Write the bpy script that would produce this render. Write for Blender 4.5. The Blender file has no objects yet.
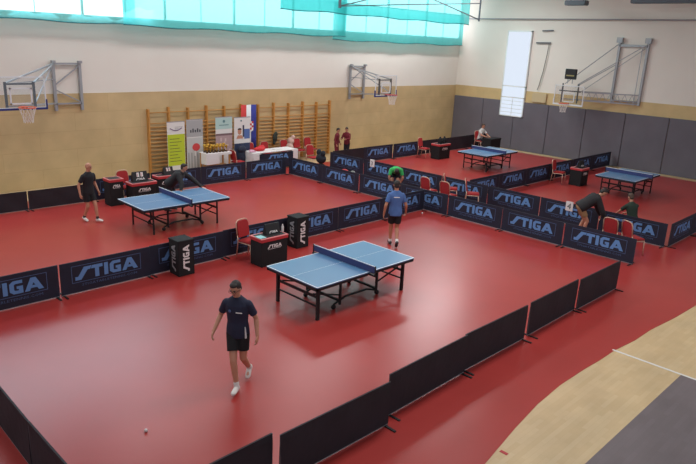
import bpy, bmesh, math, random
from mathutils import Vector as V, Matrix as M
random.seed(4)
S = bpy.context.scene
COL = S.collection
R = math.radians
PI = math.pi

# ------------------------------------------------------------------ helpers
class MB:
    """collects shapes in one bmesh, then links them as one mesh object"""
    def __init__(s): s.bm = bmesh.new(); s.mi = 0
    def face(s, vs):
        try:
            f = s.bm.faces.new(vs); f.material_index = s.mi; return f
        except ValueError: return None
    def box(s, x0, y0, z0, x1, y1, z1, bev=0):
        vs = [s.bm.verts.new((x, y, z)) for z in (z0, z1) for y in (y0, y1) for x in (x0, x1)]
        fs = [s.face([vs[i] for i in q]) for q in ((0,2,3,1),(4,5,7,6),(0,1,5,4),(2,6,7,3),(0,4,6,2),(1,3,7,5))]
        if bev:
            es = list({e for f in fs for e in f.edges})
            r = bmesh.ops.bevel(s.bm, geom=es, offset=bev, segments=2, affect='EDGES')
            for f in r['faces']: f.material_index = s.mi
        return s
    def bar(s, a, b, w, h=None, up=(0,0,1)):
        h = h or w; a = V(a); b = V(b); d = (b-a).normalized(); up = V(up)
        if abs(d.dot(up)) > .98: up = V((1,0,0))
        x = d.cross(up).normalized()*w/2; y = x.cross(d).normalized()*h/2
        vs = [s.bm.verts.new(p+sx*x+sy*y) for p in (a,b) for sx, sy in ((-1,-1),(1,-1),(1,1),(-1,1))]
        for q in ((3,2,1,0),(4,5,6,7),(0,1,5,4),(1,2,6,5),(2,3,7,6),(3,0,4,7)): s.face([vs[i] for i in q])
        return s
    def rings(s, rs, cap=True):
        L = [[s.bm.verts.new(p) for p in r] for r in rs]; n = len(L[0])
        for a, b in zip(L, L[1:]):
            for i in range(n): s.face([a[i], a[(i+1)%n], b[(i+1)%n], b[i]])
        if cap: s.face(L[0][::-1]); s.face(L[-1])
        return s
    def tube(s, pts, r, n=8, close=False):
        pts = [V(p) for p in pts]; rs = []; N = len(pts)
        rr = r if isinstance(r, (list, tuple)) else [r]*N
        ref = None
        for i, p in enumerate(pts):
            d = (pts[min(i+1,N-1)]-pts[max(i-1,0)]).normalized()
            if ref is None: ref = V((0,0,1)) if abs(d.z) < .9 else V((1,0,0))
            x = d.cross(ref).normalized(); y = x.cross(d); ref = y
            rs.append([p+rr[i]*(math.cos(2*PI*k/n)*x+math.sin(2*PI*k/n)*y) for k in range(n)])
        return s.rings([q[::-1] for q in rs])
    def lathe(s, prof, c=(0,0,0), n=16):
        c = V(c)
        return s.rings([[c+V((max(r,1e-4)*math.cos(2*PI*k/n), max(r,1e-4)*math.sin(2*PI*k/n), z)) for k in range(n)] for r, z in prof])
    def ell(s, c, r, ax=None, n=14, m=9):
        c = V(c); r = r if isinstance(r, (tuple, list)) else (r,r,r)
        ax = ax or (V((1,0,0)), V((0,1,0)), V((0,0,1)))
        rs = []
        for j in range(1, m):
            t = PI*j/m; q = []
            for k in range(n):
                f = 2*PI*k/n
                q.append(c+ax[0]*(r[0]*math.sin(t)*math.cos(f))+ax[1]*(r[1]*math.sin(t)*math.sin(f))-ax[2]*(r[2]*math.cos(t)))
            rs.append(q)
        return s.rings(rs)
    def cap(s, a, ra, b, rb, n=12):
        """tapered limb with round ends"""
        a = V(a); b = V(b); d = b-a; L = d.length
        if L < 1e-5: return s.ell(a, max(ra, rb))
        d /= L; up = V((0,0,1)) if abs(d.z) < .9 else V((1,0,0))
        x = d.cross(up).normalized(); y = d.cross(x); rs = []
        for t in (.12,.4,.75,1): rs.append((a-d*ra*math.cos(t*PI/2), ra*math.sin(t*PI/2)))
        for t in (1,.75,.4,.12): rs.append((b+d*rb*math.cos(t*PI/2), rb*math.sin(t*PI/2)))
        return s.rings([[p+q*(math.cos(2*PI*k/n)*x+math.sin(2*PI*k/n)*y) for k in range(n)] for p, q in rs])
    def cone(s, a, ra, b, rb, n=16):
        """tapered sleeve with flat ends"""
        a = V(a); b = V(b); d = (b-a).normalized(); up = V((0,0,1)) if abs(d.z) < .9 else V((1,0,0))
        x = d.cross(up).normalized(); y = d.cross(x)
        return s.rings([[p+q*(math.cos(2*PI*k/n)*x+math.sin(2*PI*k/n)*y) for k in range(n)] for p, q in ((a,ra),(b,rb))])
    def poly(s, pts, o, ux, uy, th):
        """flat outline (pts in ux, uy) given a thickness along ux x uy"""
        o = V(o); ux = V(ux); uy = V(uy); n = ux.cross(uy).normalized()*th
        a = [s.bm.verts.new(o+ux*p[0]+uy*p[1]) for p in pts]
        b = [s.bm.verts.new(v.co+n) for v in a]
        N = len(a); s.face(a[::-1]); s.face(b)
        for i in range(N): s.face([a[i], a[(i+1)%N], b[(i+1)%N], b[i]])
        return s
    def build(s, name, mat, parent=None, smooth=False, fix=True):
        if fix: bmesh.ops.recalc_face_normals(s.bm, faces=s.bm.faces)
        me = bpy.data.meshes.new(name); s.bm.to_mesh(me); s.bm.free()
        for m in (mat if isinstance(mat, (list, tuple)) else [mat]): me.materials.append(m)
        if smooth: me.shade_smooth()
        o = bpy.data.objects.new(name, me); COL.objects.link(o); o.parent = parent
        return o
    def grown(s, name, mat, parent, vox, it=3):
        """all shapes fused into one continuous skin"""
        o = s.build(name, mat, None)
        m = o.modifiers.new('r', 'REMESH'); m.mode = 'VOXEL'; m.voxel_size = vox; m.use_smooth_shade = True
        if it:
            k = o.modifiers.new('s', 'SMOOTH'); k.factor = .5; k.iterations = it
        dg = bpy.context.evaluated_depsgraph_get()
        me = bpy.data.meshes.new_from_object(o.evaluated_get(dg))
        me.materials.clear(); me.materials.append(mat); me.shade_smooth(); me.name = name
        old = o.data; o.modifiers.clear(); o.data = me; bpy.data.meshes.remove(old)
        o.parent = parent
        return o

def tag(o, label=None, cat=None, group=None, kind=None):
    if label: o['label'] = label
    if cat: o['category'] = cat
    if group: o['group'] = group
    if kind: o['kind'] = kind
    return o
def thing(name, label, cat, loc=(0,0,0), rz=0, group=None):
    o = bpy.data.objects.new(name, None); COL.objects.link(o); o.location = loc; o.rotation_euler = (0,0,rz)
    o.empty_display_size = .1
    return tag(o, label, cat, group)
def copy_tree(o, parent=None):
    c = o.copy(); COL.objects.link(c); c.parent = parent
    for ch in list(o.children): copy_tree(ch, c)
    return c
def struct(o): o['kind'] = 'structure'; return o

# ------------------------------------------------------------------ materials
def srgb(c): return tuple((x/12.92 if x <= .04045 else ((x+.055)/1.055)**2.4) for x in (v/255 for v in c))
def mat(name, rgb, rough=.6, metal=0, spec=.5, noise=0, nscale=6, bump=0, bscale=40, sheen=0, coat=0):
    m = bpy.data.materials.new(name); m.use_nodes = True; nt = m.node_tree; b = nt.nodes['Principled BSDF']
    c = srgb(rgb)
    b.inputs['Base Color'].default_value = (*c, 1); b.inputs['Roughness'].default_value = rough
    b.inputs['Metallic'].default_value = metal; b.inputs['Specular IOR Level'].default_value = spec
    if coat: b.inputs['Coat Weight'].default_value = coat
    if noise or bump:
        tc = nt.nodes.new('ShaderNodeTexCoord')
    if noise:
        n = nt.nodes.new('ShaderNodeTexNoise'); n.inputs['Scale'].default_value = nscale; n.inputs['Detail'].default_value = 4
        r = nt.nodes.new('ShaderNodeMapRange'); r.inputs['To Min'].default_value = 1-noise; r.inputs['To Max'].default_value = 1+noise
        r.inputs['From Min'].default_value = .3; r.inputs['From Max'].default_value = .7
        x = nt.nodes.new('ShaderNodeVectorMath'); x.operation = 'SCALE'; x.inputs[0].default_value = c
        nt.links.new(tc.outputs['Object'], n.inputs['Vector']); nt.links.new(n.outputs['Fac'], r.inputs['Value'])
        nt.links.new(r.outputs['Result'], x.inputs['Scale']); nt.links.new(x.outputs['Vector'], b.inputs['Base Color'])
    if bump:
        n = nt.nodes.new('ShaderNodeTexNoise'); n.inputs['Scale'].default_value = bscale
        u = nt.nodes.new('ShaderNodeBump'); u.inputs['Strength'].default_value = bump; u.inputs['Distance'].default_value = .02
        nt.links.new(tc.outputs['Object'], n.inputs['Vector']); nt.links.new(n.outputs['Fac'], u.inputs['Height'])
        nt.links.new(u.outputs['Normal'], b.inputs['Normal'])
    return m
def emit(name, rgb, k):
    m = bpy.data.materials.new(name); m.use_nodes = True; nt = m.node_tree; nt.nodes.clear()
    e = nt.nodes.new('ShaderNodeEmission'); e.inputs['Color'].default_value = (*srgb(rgb), 1); e.inputs['Strength'].default_value = k
    o = nt.nodes.new('ShaderNodeOutputMaterial'); nt.links.new(e.outputs[0], o.inputs[0]); return m
def planks(name, a, b, mortar, bw, bh, rough=.5, rot=0, msize=.006, spec=.5, axes='XY', contrast=.5):
    m = mat(name, a, rough, spec=spec); nt = m.node_tree; bs = nt.nodes['Principled BSDF']
    tc = nt.nodes.new('ShaderNodeTexCoord'); mp = nt.nodes.new('ShaderNodeMapping')
    if axes == 'XZ': mp.inputs['Rotation'].default_value = (R(-90), 0, 0)
    if axes == 'YZ': mp.inputs['Rotation'].default_value = (R(-90), 0, R(90))
    if axes == 'XY': mp.inputs['Rotation'].default_value = (0, 0, rot)
    br = nt.nodes.new('ShaderNodeTexBrick'); br.inputs['Color1'].default_value = (*srgb(a), 1); br.inputs['Color2'].default_value = (*srgb(b), 1)
    br.inputs['Mortar'].default_value = (*srgb(mortar), 1); br.inputs['Scale'].default_value = 1
    br.inputs['Mortar Size'].default_value = msize; br.inputs['Brick Width'].default_value = bw; br.inputs['Row Height'].default_value = bh
    br.inputs['Mortar Smooth'].default_value = .3
    n = nt.nodes.new('ShaderNodeTexNoise'); n.inputs['Scale'].default_value = 1.3; n.inputs['Detail'].default_value = 5
    mr = nt.nodes.new('ShaderNodeMapRange'); mr.inputs['From Min'].default_value = .3; mr.inputs['From Max'].default_value = .7
    mr.inputs['To Min'].default_value = .9; mr.inputs['To Max'].default_value = 1.1
    x = nt.nodes.new('ShaderNodeVectorMath'); x.operation = 'SCALE'
    L = nt.links.new
    L(tc.outputs['Object'], mp.inputs['Vector']); L(mp.outputs['Vector'], br.inputs['Vector']); L(tc.outputs['Object'], n.inputs['Vector'])
    L(n.outputs['Fac'], mr.inputs['Value']); L(br.outputs['Color'], x.inputs[0]); L(mr.outputs['Result'], x.inputs['Scale'])
    L(x.outputs['Vector'], bs.inputs['Base Color'])
    return m

RED_FLOOR = mat('red_sports_floor', (168,57,53), .28, spec=.42, noise=.07, nscale=.7)
WOOD_FLOOR = planks('pale_parquet', (206,181,140), (199,172,129), (196,169,126), .52, .075, .5, msize=.002)
DIM_FLOOR = planks('dim_reflection_parquet', (112,102,104), (107,97,98), (104,95,96), .52, .075, .6, msize=.002)
LINE_WHITE = mat('white_line_paint', (225,222,214), .5)
WALL_WOOD = planks('tan_wall_panel', (197,172,127), (194,168,123), (185,158,114), 2.4, .62, .6, msize=.008, axes='XZ')
WALL_WOOD_SIDE = planks('tan_wall_panel_side', (204,180,132), (200,175,126), (190,165,118), 2.4, .62, .6, msize=.008, axes='YZ')
WALL_WHITE = mat('white_wall_paint', (226,220,210), .75, noise=.02, nscale=.8)
PAD = mat('charcoal_wall_padding', (102,98,106), .75, noise=.08, nscale=1.2)
CEIL = mat('ceiling_paint', (200,198,194), .8)
PANE = emit('daylit_window', (246,250,255), 3.4)
PANE2 = emit('reflected_window_glow', (225,235,250), .95)
WIN_FRAME = mat('window_frame_paint', (225,232,232), .5)
STEEL = mat('grey_painted_steel', (158,160,164), .45, metal=.3)
STEEL_DARK = mat('dark_steel', (88,92,98), .45, metal=.5)
BLACK = mat('black_plastic', (24,24,27), .6)
BLACK_CLOTH = mat('black_fabric', (22,22,25), .85, noise=.15, nscale=5)
NAVY = mat('navy_barrier_fabric', (26,31,50), .7, noise=.18, nscale=3, bump=.25, bscale=5)
NAVY_PLAIN = mat('navy_plain_fabric', (32,27,36), .75, noise=.2, nscale=2.5, bump=.35, bscale=4)
PRINT_BLUE = mat('pale_blue_print', (96,142,196), .6)
PRINT_LINE = mat('dim_blue_print', (72,96,136), .6)
WHITE = mat('white_print', (226,224,222), .6)
RED_TRIM = mat('red_trim', (186,50,56), .6)
PINK_TRIM = mat('pale_red_trim', (222,132,132), .6)
TBLUE = mat('blue_table_top', (84,124,162), .34, spec=.5)
TLINE = mat('table_white_line', (225,232,238), .5)
NETCLOTH = mat('blue_net_mesh', (58,68,116), .8)
CH_RED = mat('red_chair_fabric', (168,36,40), .8, noise=.08, nscale=20)
CH_FRAME = mat('pale_gold_chair_frame', (205,172,150), .4, metal=.35)
WOODBAR = mat('varnished_wood', (196,140,72), .45, noise=.1, nscale=4)
SKIN = mat('skin', (190,134,108), .55); SKIN2 = mat('skin_tanned', (178,124,96), .55)
HAIR = mat('dark_hair', (34,26,24), .6); HAIR2 = mat('brown_hair', (74,54,42), .6)
SHOE = mat('white_shoe', (224,218,212), .55); SHOE_D = mat('dark_shoe', (48,44,46), .6)
SOCK = mat('white_sock', (228,226,222), .8)
CLOTHC = mat('white_table_cloth', (228,224,222), .8)
GOLD = mat('gold_trophy', (196,152,62), .3, metal=.8)

# ------------------------------------------------------------------ camera
cam = bpy.data.cameras.new('camera'); co = bpy.data.objects.new('camera', cam); COL.objects.link(co); S.camera = co
cam.sensor_width = 36; cam.sensor_fit = 'HORIZONTAL'; cam.lens = 36*638.416/696; cam.clip_end = 200
yaw, pit, rol = R(44.373), R(16.542), R(2.62)
fw = V((math.cos(yaw)*math.cos(pit), math.sin(yaw)*math.cos(pit), -math.sin(pit)))
r0 = fw.cross(V((0,0,1))).normalized(); u0 = r0.cross(fw)
rr = r0*math.cos(rol)+u0*math.sin(rol); uu = u0*math.cos(rol)-r0*math.sin(rol)
co.matrix_world = M(((rr.x,uu.x,-fw.x,-9.021),(rr.y,uu.y,-fw.y,-8.934),(rr.z,uu.z,-fw.z,5.189),(0,0,0,1)))

# ------------------------------------------------------------------ setting
YB, XR, ZC = 13.2, 21.9, 8.6
XL, YF = -15.0, -9.6
m = MB(); m.box(XL, YF, -.12, XR+.2, YB+.2, -.004); struct(m.build('floor', WOOD_FLOOR))
# red mat with a hand-cut wavy near edge
m = MB()
edge = [(-15,-5.5),(-6,-5.45),(-3.4,-5.36),(-2.57,-5.31),(-1.54,-5.14),(-.7,-5.03),(.11,-4.98),(1.0,-5.0),(1.49,-5.03),(2.09,-5.04),(2.8,-5.12),(3.53,-5.13),(4.6,-5.24),(5.71,-5.30),(9,-5.35),(21.3,-5.4)]
pts = edge+[(21.3,11.7),(-15,11.7)]
m.poly([(x,y) for x,y in pts], (0,0,-.004), (1,0,0), (0,1,0), .004); struct(m.build('floor_red_mat', RED_FLOOR))
m = MB(); m.box(-15, YF, -.004, 2.05, -6.2, .0005); struct(m.build('floor_dim_reflection', DIM_FLOOR))  # dim reflection over the parquet, painted as a grey strip
m = MB(); m.box(2.05, -9.0, -.004, 2.1, -5.0, .001); struct(m.build('trim_1', LINE_WHITE))
m = MB(); m.box(-2.19,-5.40,-.004,-2.14,-5.29,.002); tag(struct(m.build('trim_2', RED_TRIM)))

# back wall : tan panels below, white above, window band at the top
ZW = 3.12; ZS = 5.62
m = MB(); m.box(XL, YB, 0, XR+.2, YB+.2, ZW); struct(m.build('wall_back', WALL_WOOD))
m = MB(); m.box(XL, YB+.02, ZW, XR+.2, YB+.2, ZS); m.box(XL, YB+.02, 8.2, XR+.2, YB+.2, ZC)
xs = [XL+.3+i*3.05 for i in range(13)]
for x in xs: m.box(x-.02, YB+.02, ZS, min(x+.02, XR+.2), YB+.2, 8.2)
struct(m.build('wall_back_upper', WALL_WHITE))
for i, (a, b) in enumerate(zip(xs, xs[1:])):
    w = MB()
    a0, b0 = a+.02, min(b-.02, XR)
    for q in ((a0, ZS, b0, ZS+.06), (a0, 8.14, b0, 8.2), (a0, ZS, a0+.02, 8.2), (b0-.02, ZS, b0, 8.2), ((a0+b0)/2-.01, ZS, (a0+b0)/2+.01, 8.2)):
        w.box(q[0], YB+.06, q[1], q[2], YB+.16, q[3])
    o = struct(w.build('window_%d' % (i+1), WIN_FRAME))
    p = MB(); p.box(a0+.02, YB+.11, ZS+.02, b0-.02, YB+.12, 8.18); p.build('pane', PANE, o)
# right wall
m = MB(); m.box(XR, YF, 0, XR+.2, YB+.2, ZW+.02); struct(m.build('wall_right', WALL_WOOD_SIDE))
m = MB(); m.box(XR+.02, YF, ZW+.02, XR+.2, YB+.2, ZC); struct(m.build('wall_right_upper', WALL_WHITE))
m = MB()
y = YB-.02
while y > YF+.2:
    m.box(XR-.07, max(y-1.96, YF), 0, XR, y, 2.55, .015); y -= 1.98
struct(m.build('wall_right_padding', PAD))
m = MB(); m.box(XL, YF, ZC, XR+.2, YB+.2, ZC+.15); struct(m.build('ceiling', CEIL))
# tall reflected strip on the right wall, built as a glowing framed pane
w = MB(); y0, y1, z0, z1 = 8.68, 10.1, 1.75, 6.15
for q in ((y0,z0,y1,z0+.05),(y0,z1-.06,y1,z1),(y0,z0,y0+.05,z1),(y1-.05,z0,y1,z1),(y0,2.72,y1,2.78),(y0,3.3,y1,3.36)):
    w.box(XR-.12, q[0], q[1], XR+.02, q[2], q[3])
for k in range(1,5): w.box(XR-.10, y0, z0+k*.2, XR-.08, y1, z0+k*.2+.025)
w.box(XR-.10, 9.37, z0, XR-.08, 9.40, 2.72)
o = struct(w.build('window_20', WIN_FRAME)); p = MB(); p.box(XR-.09, y0+.02, z0+.02, XR-.08, y1-.02, z1-.02); p.build('pane', PANE2, o)
# roof steel and pipes
m = MB()
m.tube([(21.78, 13.1, 6.72), (21.78, -9, 6.76)], .035)
for y in (12.9, 9, 5, 1, -3): m.bar((21.78,y,6.72),(21.9,y,6.72),.03)
tag(m.build('wall_pipe', STEEL), 'long thin grey pipe running high along the white right wall', 'pipe')
t = thing('roof_truss', 'thin dark steel roof brace crossing before the teal curtain', 'truss', (0,0,0))
m = MB(); m.bar((9.3,10,6.52),(12.17,10,6.76),.04).bar((12.17,10,6.76),(18.8,10,7.28),.045); m.build('tie_rod', STEEL_DARK, t)
for a, b in (((15.0,10,7.22),(18.85,10,6.53)),((11.3,10,6.98),(9.3,10,6.52))):
    m = MB(); m.bar(a,b,.04); m.build('diagonal', STEEL_DARK, t)
m = MB(); m.bar((18.85,10,6.45),(18.85,10,ZC),.06); m.build('hanger', STEEL_DARK, t)
m = MB(); m.bar((9.3,10,6.45),(9.3,10,ZC),.08); m.build('hanger', STEEL_DARK, t)
for k, (x, y0, y1, z, lb) in enumerate(((20.0,5.1,6.1,7.24,'short dark lamp housing hanging at the top above the right wall hoop'),(20.0,.2,3.1,7.3,'long dark lamp housing hanging at the top, right of the short one'))):
    t = thing('ceiling_lamp', lb, 'lamp', (x,(y0+y1)/2,z), 0, 'lamp housings under the roof'); h = (y1-y0)/2
    m = MB(); m.box(-.2,-h,0,.2,h,.22,.03); m.build('housing', STEEL_DARK, t)
    m = MB(); m.bar((0,-h*.6,.2),(0,-h*.6,ZC-z),.03); m.build('rod', STEEL_DARK, t)
    m = MB(); m.bar((0,h*.6,.2),(0,h*.6,ZC-z),.03); m.build('rod', STEEL_DARK, t)

# teal mesh curtains
def teal(name, a, tint):
    m = bpy.data.materials.new(name); m.use_nodes = True; nt = m.node_tree; nt.nodes.clear()
    d = nt.nodes.new('ShaderNodeBsdfDiffuse'); d.inputs['Color'].default_value = (*srgb((70,150,150)),1)
    tl = nt.nodes.new('ShaderNodeBsdfTranslucent'); tl.inputs['Color'].default_value = (*srgb((110,200,196)),1)
    tr = nt.nodes.new('ShaderNodeBsdfTransparent'); tr.inputs['Color'].default_value = (*srgb(tint),1)
    a1 = nt.nodes.new('ShaderNodeMixShader'); a1.inputs[0].default_value = .55
    a2 = nt.nodes.new('ShaderNodeMixShader'); a2.inputs[0].default_value = a
    o = nt.nodes.new('ShaderNodeOutputMaterial'); L = nt.links.new
    L(d.outputs[0], a1.inputs[1]); L(tl.outputs[0], a1.inputs[2]); L(a1.outputs[0], a2.inputs[1]); L(tr.outputs[0], a2.inputs[2]); L(a2.outputs[0], o.inputs[0])
    return m
TEALS = [teal('teal_mesh_thin', .5, (222,250,250)), teal('teal_mesh_cloth', .32, (168,240,240))]
HEM = mat('teal_hem', (36,112,116), .8)
def curtain(x0, x1, z0, z1, y, label, ph, tm):
    t = thing('mesh_curtain', label, 'curtain', ((x0+x1)/2, y, z0), 0, 'teal mesh curtains over the windows')
    m = MB(); n = int((x1-x0)/.12); hw = (x1-x0)/2; rows = [0,.08,.3,.8,1.4,z1-z0]
    g = []
    for j, z in enumerate(rows):
        g.append([m.bm.verts.new((-hw+(x1-x0)*i/n, .035*math.sin(i*.9+ph)+.03*math.sin(i*.37+z+ph), z+(.025*math.sin(i*.23+ph) if j < 2 else 0))) for i in range(n+1)])
    for a, b in zip(g, g[1:]):
        for i in range(n): m.face([a[i],a[i+1],b[i+1],b[i]])
    m.build('cloth', TEALS[tm], t, True)
    m = MB(); m.tube([(-hw+(x1-x0)*i/n, .035*math.sin(i*.9+ph)+.03*math.sin(i*.37+ph), .025*math.sin(i*.23+ph)+.01) for i in range(n+1)], .022, 6); m.build('hem', HEM, t, True)
    m = MB(); m.tube([(-hw,0,z1-z0),(hw,0,z1-z0)], .02, 6); m.build('rail', STEEL, t)
    for e in (-hw+.1, hw-.1):
        m = MB(); m.bar((e,0,z1-z0),(e,YB+.02-y,z1-z0),.03); m.build('bracket', STEEL, t)
curtain(-9, 2.1, 5.42, 8.1, 12.60, 'teal mesh curtain over the windows above the left hoop', 0, 0)
curtain(1.6, 12.1, 5.40, 8.1, 12.45, 'teal mesh curtain over the windows above the wall bars', 1, 1)
curtain(11.5, 21.3, 5.26, 6.85, 12.60, 'teal mesh curtain above the middle hoop, lower of two overlapping', 2, 1)
curtain(8.2, 21.3, 6.36, 8.1, 12.28, 'teal mesh curtain high above the middle hoop, overlapping another at its hem', 3, 1)

# ------------------------------------------------------------------ lettering
LET = [[(0,0),(.40,0),(.86,.74),(1.04,.74),(1.14,1),(.62,1),(.20,.28),(0,.28)],
       [(1.16,1),(1.10,.74),(1.36,.74),(1.36,0),(1.64,0),(1.64,.74),(1.90,.74),(1.90,1)],
       [(2.0,0),(2.28,0),(2.28,1),(2.0,1)],
       [(3.18,.76),(3.18,1),(2.62,1),(2.4,.8),(2.4,.2),(2.62,0),(3.2,0),(3.2,.56),(2.82,.56),(2.82,.36),(2.94,.36),(2.94,.24),(2.74,.24),(2.67,.31),(2.67,.69),(2.74,.76)],
       [(3.28,0),(3.68,1),(3.82,1),(3.84,.62),(3.58,0)], [(3.82,1),(4.0,1),(4.46,0),(4.14,0),(3.84,.62)], [(3.62,.2),(4.06,.2),(3.98,.40),(3.72,.40)]]
def logo(m, o, ux, uy, w, h, th=.002):
    ux = V(ux)*w/4.46; uy = V(uy)*h
    for p in LET: m.poly(p, o, ux, uy, th)
def text_mesh(m, txt, o, ux, uy, h, width=None, th=.002):
    c = bpy.data.curves.new('t', 'FONT'); c.body = txt; c.size = 1; c.resolution_u = 1
    ob = bpy.data.objects.new('t', c); COL.objects.link(ob)
    me = bpy.data.meshes.new_from_object(ob.evaluated_get(bpy.context.evaluated_depsgraph_get()))
    bpy.data.objects.remove(ob); bpy.data.curves.remove(c)
    X = [v.co.x for v in me.vertices]; x0, x1 = min(X), max(X)
    sx = (width/(x1-x0)) if width else h/.7
    o = V(o); ux = V(ux); uy = V(uy); n = ux.cross(uy)*th
    vs = [m.bm.verts.new(o+ux*(v.co.x-x0)*sx+uy*v.co.y*h/.7+n) for v in me.vertices]
    for p in me.polygons: m.face([vs[i] for i in p.vertices])
    bpy.data.meshes.remove(me)

# ------------------------------------------------------------------ court barriers
BL, BH = 1.965, .69
def barrier_proto(printed):
    t = thing('court_barrier', '', 'barrier', (0,0,0), 0, 'navy court barriers')
    f = NAVY if printed else NAVY_PLAIN
    m = MB(); n = 16
    hw = BL/2-.012
    a = random.random()*6
    for s in (-1, 1):
        g = [[m.bm.verts.new((-hw+2*hw*i/n, s*.012+ (.006 if not printed else .002)*math.sin(i*.9+z*5+a)*(1 if 0 < z < .6 else 0), .03+z*(BH-.03)/.66)) for i in range(n+1)] for z in (0,.1,.22,.34,.46,.58,.66)]
        for p, q in zip(g, g[1:]):
            for i in range(n): m.face([p[i],p[i+1],q[i+1],q[i]])
        if s < 0: g0 = g
    for p, q in ((g0[-1], g[-1]), (g0[0], g[0])):
        for i in range(n): m.face([p[i],p[i+1],q[i+1],q[i]])
    for i in (0, n):
        for k in range(6): m.face([g0[k][i], g0[k+1][i], g[k+1][i], g[k][i]])
    m.build('panel', f, t, False)
    for s in (-1,1):
        m = MB(); m.tube([(s*(hw-.004),0,.0),(s*(hw-.004),0,BH)], .010, 6); m.build('post', STEEL_DARK, t)
        m = MB(); m.box(s*(hw-.05)-.02,-.2,.0,s*(hw-.05)+.02,.2,.018,.004); m.build('foot', BLACK, t)
    m = MB(); m.box(-hw,-.009,.012,hw,.009,.034); m.build('bottom_rail', STEEL, t)
    if printed:
        y = -.0155
        m = MB(); w, z0, z1 = .75, .235, .60
        for q in ((-w,z0,w,z0+.012),(-w,z1-.012,w,z1),(-w,z0,-w+.012,z1),(w-.012,z0,w,z1)): m.box(q[0],y-.001,q[1],q[2],y+.001,q[3])
        m.build('print_border', PRINT_LINE, t)
        m = MB(); logo(m, (-.68,y,.285), (1,0,0), (0,0,1), 1.36, .265); m.build('logo', PRINT_BLUE, t)
        m = MB(); text_mesh(m, 'STIGATABLETENNIS.COM', (-.55,y,.15), (1,0,0), (0,0,1), .05, 1.2); m.build('lettering', PRINT_LINE, t)
    return t
PB = barrier_proto(True); PP = barrier_proto(False); used = {True: False, False: False}
ORD = ['first','second','third','fourth','fifth','sixth','seventh','eighth','ninth']
def barrier(x, y, rz, printed, label, group, h=1):
    src = PB if printed else PP
    o = src if not used[printed] else copy_tree(src); used[printed] = True
    o.location = (x, y, 0); o.rotation_euler = (0,0,rz); o.scale = (1,1,h); o['label'] = label; o['group'] = group
# row between the near court and the far-left court
for k in range(7):
    barrier(-5.50+1.965*k+.01*(k%2), 3.5+(.04 if k > 2 else -.02*(k%2))+.01*k, R(.3*(-1)**k), True,
            'printed barrier between the two left tables, %s from the left end' % ORD[k], 'printed barriers between the two left courts')
# column closing both left courts
for k in range(7):
    barrier(7.34-.02*(k%2), 9.57-1.975*k, R(-90+.4*(-1)**k), True,
            'printed barrier in the aisle row nearer the blue shirt, %s from the wall' % ORD[k], 'printed barriers on the near side of the aisle')
# back row of the far-left court
for k in range(7):
    x = 6.29-1.97*k
    pr = k < 4
    barrier(x-.06, 10.58+.02*(k%2), R(.4*(-1)**k), pr, ('printed barrier in front of the wall bars, %s from the row\'s right end' % ORD[k]) if pr else
            ('plain navy barrier along the tan wall, %s from the row\'s right end' % ORD[k]), 'barriers along the tan wall on the far left', 1 if pr else .84)
# near row, seen from its plain back
for k, (x, y) in enumerate(((-5.83,-3.76),(-3.84,-3.86),(-1.75,-3.72),(.2,-3.68),(2.30,-3.66),(4.27,-3.70))):
    barrier(x, y, R((.6,-.8,.9,-.4,.5,-.3)[k]), False, 'plain dark barrier beside the parquet, %s from the bottom of the row' % ORD[k], 'plain barriers of the near row')
for k, y in enumerate((1.3,-.68,-2.63)):
    barrier(-6.88, y, R(90+(.5,-.6,.4)[k]), False, 'plain dark barrier at the left edge, %s of three towards the bottom' % ORD[k], 'plain barriers at the left edge')
# column closing the right courts
for k in range(7):
    barrier(9.66, 9.62-1.975*k, R(-90+.3*(-1)**k), True, 'printed barrier in the aisle row behind the red chairs, %s from the wall' % ORD[k], 'printed barriers on the far side of the aisle')
for k in range(6):
    barrier(10.90+1.97*k, 3.66, R(.4*(-1)**k), True, 'printed barrier between the two right tables, %s from the aisle' % ORD[k], 'printed barriers between the two right courts')
for k in range(2):
    barrier(10.74+1.97*k, -3.27, R(.4*(-1)**k), True, 'printed barrier at the right edge past the red chair pair, %s from the corner' % ORD[k], 'printed barriers at the right edge')
for k in range(6):
    barrier(10.82+1.975*k, 10.66+.03*(k%2), R(.4*(-1)**k), k in (1,2), ('printed' if k in (1,2) else 'plain navy')+' barrier along the tan wall in the far right court, %s from the aisle' % ORD[k], 'barriers along the tan wall on the far right')

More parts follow.
